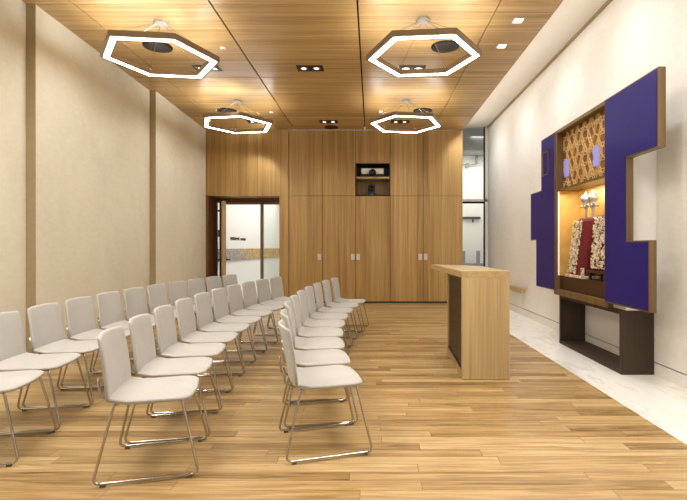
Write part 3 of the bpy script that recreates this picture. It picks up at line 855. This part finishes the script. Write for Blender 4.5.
# ------------------------------------------------------------------ torah scrolls
def mantle_bm(rx, ry, h, lean):
    bm = bmesh.new(); n = 28; rings = []
    for u, s in ((0, .96), (.03, 1.0), (.5, 1.0), (.93, .97), (.98, .93), (1.0, .8), (1.0, .1)):
        ring = []
        for k in range(n):
            a = 2 * PI * k / n; c_, s_ = math.cos(a), math.sin(a)
            e = 0.6
            fold = 1 + 0.02 * math.cos(a * 9) * (1 - u)
            ring.append(bm.verts.new((rx * s * fold * math.copysign(abs(c_) ** e, c_), ry * s * fold * math.copysign(abs(s_) ** e, s_) + lean * u, h * u)))
        rings.append(ring)
    for a, b in zip(rings, rings[1:]):
        for k in range(n): bm.faces.new((a[k], a[(k + 1) % n], b[(k + 1) % n], b[k]))
    bm.faces.new(rings[0][::-1]); bm.faces.new(rings[-1])
    return bm
rr = random.Random(3)
def scroll(label, loc, rx, ry, h, lean, finials, zone):
    t = thing('torah_scroll', label, 'torah scroll', loc, 0, None)
    obj('mantle', mantle_bm(rx, ry, h, lean), M['velvet'], t, smooth=True)['label'] = 'crimson velvet mantle'
    bm = bmesh.new()
    for _ in range(420):
        u = rr.random(); v0, v1 = zone(u); y = v0 + (v1 - v0) * rr.random()
        s = rr.uniform(0.006, 0.017)
        m_ = Matrix.Translation((-rx - 0.004, y * ry + lean * u, h * (0.04 + 0.93 * u))) @ Matrix.Rotation(rr.uniform(0, PI), 4, 'X') @ Matrix.Diagonal((0.006, s * 1.9, s * 0.7, 1))
        bmesh.ops.create_uvsphere(bm, u_segments=7, v_segments=5, radius=1, matrix=m_)
    obj('embroidery', bm, M['ivory'], t, smooth=True)['label'] = 'raised ivory ornament on the mantle'
    bm = bmesh.new(); box(bm, -rx * 0.6, rx * 0.6, lean - ry * 0.75, lean + ry * 0.75, h, h + 0.012); obj('top_board', bm, M['silver'], t)
    if finials:
        for s in (-1, 1):
            bm = bmesh.new()
            lathe(bm, [(0.018, 0), (0.014, 0.05), (0.02, 0.1), (0.014, 0.14), (0.034, 0.15), (0.05, 0.165), (0.03, 0.18), (0.056, 0.205), (0.066, 0.235), (0.056, 0.265), (0.03, 0.285), (0.012, 0.3), (0.012, 0.32), (0.002, 0.33)], (0, lean + s * ry * 0.42, h + 0.012), 18)
            for k in range(8):
                a = 2 * PI * k / 8
                blob(bm, (0.058 * math.cos(a), lean + s * ry * 0.42 + 0.058 * math.sin(a), h + 0.155), 0.012, 0.012, 0.016)
            obj('finial', bm, M['silver'], t, smooth=True)['label'] = 'silver finial with small bells'
    bm = bmesh.new()
    return t
t = scroll('torah scroll in crimson mantle with two silver finials, leaning in the gilded niche', (2.66, 5.80, 0.945), 0.09, 0.215, 0.70, -0.20, True, lambda u: (-0.1, 1.0))
bm = bmesh.new(); box(bm, -0.12, 0.1, -0.26, 0.22, -0.03, 0.0); box(bm, -0.12, -0.09, -0.26, -0.22, 0.0, 0.10); obj('stand', bm, M['ivory'], t, bevel=0.004)
t = scroll('torah scroll partly hidden behind the near blue wing, on a small dark stand', (2.66, 5.235, 1.03), 0.085, 0.2, 0.62, -0.10, False, lambda u: (-0.9, 0.8))
bm = bmesh.new(); box(bm, -0.11, 0.1, -0.2, 0.22, -0.03, 0.0)
for y in (-0.16, 0.18):
    for x in (-0.08, 0.06): box(bm, x - 0.015, x + 0.015, y - 0.015, y + 0.015, -0.115, -0.03)
obj('stand', bm, M['darkwood'], t)

# ------------------------------------------------------------------ oak bar low on the right wall
t = thing('wall_bar', 'short oak bar fixed low on the stone wall behind the lectern', 'bar', (2.80, 9.3, 0.485))
bm = bmesh.new(); box(bm, -0.03, 0.03, -0.81, 0.81, -0.045, 0.045); obj('bar', bm, M['oak_y'], t, bevel=0.004)
for y in (-0.6, 0.6):
    bm = bmesh.new(); box(bm, 0.03, 0.07, y - 0.02, y + 0.02, -0.02, 0.02); obj('bracket', bm, M['steelframe'], t)

# ------------------------------------------------------------------ lights
def area(name, loc, size, energy, col, rot=(0, 0, 0), sizey=None):
    l = bpy.data.lights.new(name, 'AREA'); l.energy = energy; l.color = col; l.size = size
    if sizey: l.shape = 'RECTANGLE'; l.size_y = sizey
    o = bpy.data.objects.new(name, l); C.objects.link(o); o.location = loc; o.rotation_euler = rot
    return o
def spot(name, loc, energy, col, ang, blend=0.6, rot=(0, 0, 0), r=0.05):
    l = bpy.data.lights.new(name, 'SPOT'); l.energy = energy; l.color = col; l.spot_size = math.radians(ang); l.spot_blend = blend; l.shadow_soft_size = r
    o = bpy.data.objects.new(name, l); C.objects.link(o); o.location = loc; o.rotation_euler = rot
    return o
warm = (1.0, 0.985, 0.95)
for x in (-2.5, -0.94, 0.61):
    for y in (3.9, 6.96, 9.93):
        spot('downlight_beam', (x, y, H_CEIL - 0.03), 44, warm, 95, 0.9, r=0.08)
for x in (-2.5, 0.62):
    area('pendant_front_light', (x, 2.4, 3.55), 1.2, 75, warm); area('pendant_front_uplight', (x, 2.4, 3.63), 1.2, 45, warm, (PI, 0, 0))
area('cove_wash', (2.28, 5.0, 4.22), 0.12, 45, (1.0, 0.99, 0.97), (0, math.radians(-8), 0), 12.0)
for k in range(7):
    spot('stone_wall_fill', (1.75, -0.2 + 1.75 * k, H_CEIL - 0.03), 70, (0.97, 0.985, 1.0), 120, 1.0, (0, math.radians(-38), 0), 0.1)  # added spots to lighten the stone wall, not tied to modelled fittings
for k in range(5):
    spot('plaster_fill_down', (-2.3, 0.6 + 2.4 * k, 3.57), 26, (1.0, 0.985, 0.95), 130, 0.5, (0, math.radians(26), 0), 0.06)  # added free-floating spots, brighten the plaster below pendant height
    spot('plaster_fill_up', (-2.3, 0.6 + 2.4 * k, 3.57), 11, (1.0, 0.985, 0.95), 110, 0.5, (0, math.radians(180 - 36), 0), 0.06)  # added upward spots without a fitting, leaving a darker band between
area('cove_fill_up', (2.4, 5.0, 3.9), 0.1, 13, (1.0, 0.98, 0.95), (PI, 0, 0), 12.0)  # added floating strip that lifts the cove soffit, no such fitting
area('corridor_light', (-2.6, 14.5, 3.1), 1.8, 110, (1, 0.98, 0.94), (0, 0, 0), 6.0)
area('lobby_light', (3.1, 13.2, 4.2), 1.0, 60, (1, 0.98, 0.96), (0, 0, 0), 2.5)
area('ark_light', (2.60, 5.5, 2.03), 0.1, 8, (1.0, 0.94, 0.82), (0, math.radians(-10), 0), 1.1)

w = bpy.data.worlds.new('world'); scene.world = w; w.use_nodes = True
bg = w.node_tree.nodes['Background']; bg.inputs[0].default_value = (1.0, 0.99, 0.98, 1); bg.inputs[1].default_value = 0.42

# ------------------------------------------------------------------ camera
cam = bpy.data.cameras.new('camera'); co = bpy.data.objects.new('camera', cam); C.objects.link(co)
co.location = (0, 0, 1.3); co.rotation_euler = (PI / 2, 0, 0)
cam.sensor_width = 36; cam.lens = 458 / 687 * 36
cam.shift_x = -28.5 / 687; cam.shift_y = -3.0 / 687
cam.clip_start = 0.05
scene.camera = co
scene.view_settings.view_transform = 'Standard'
scene.view_settings.look = 'None'
scene.view_settings.exposure = 0.0
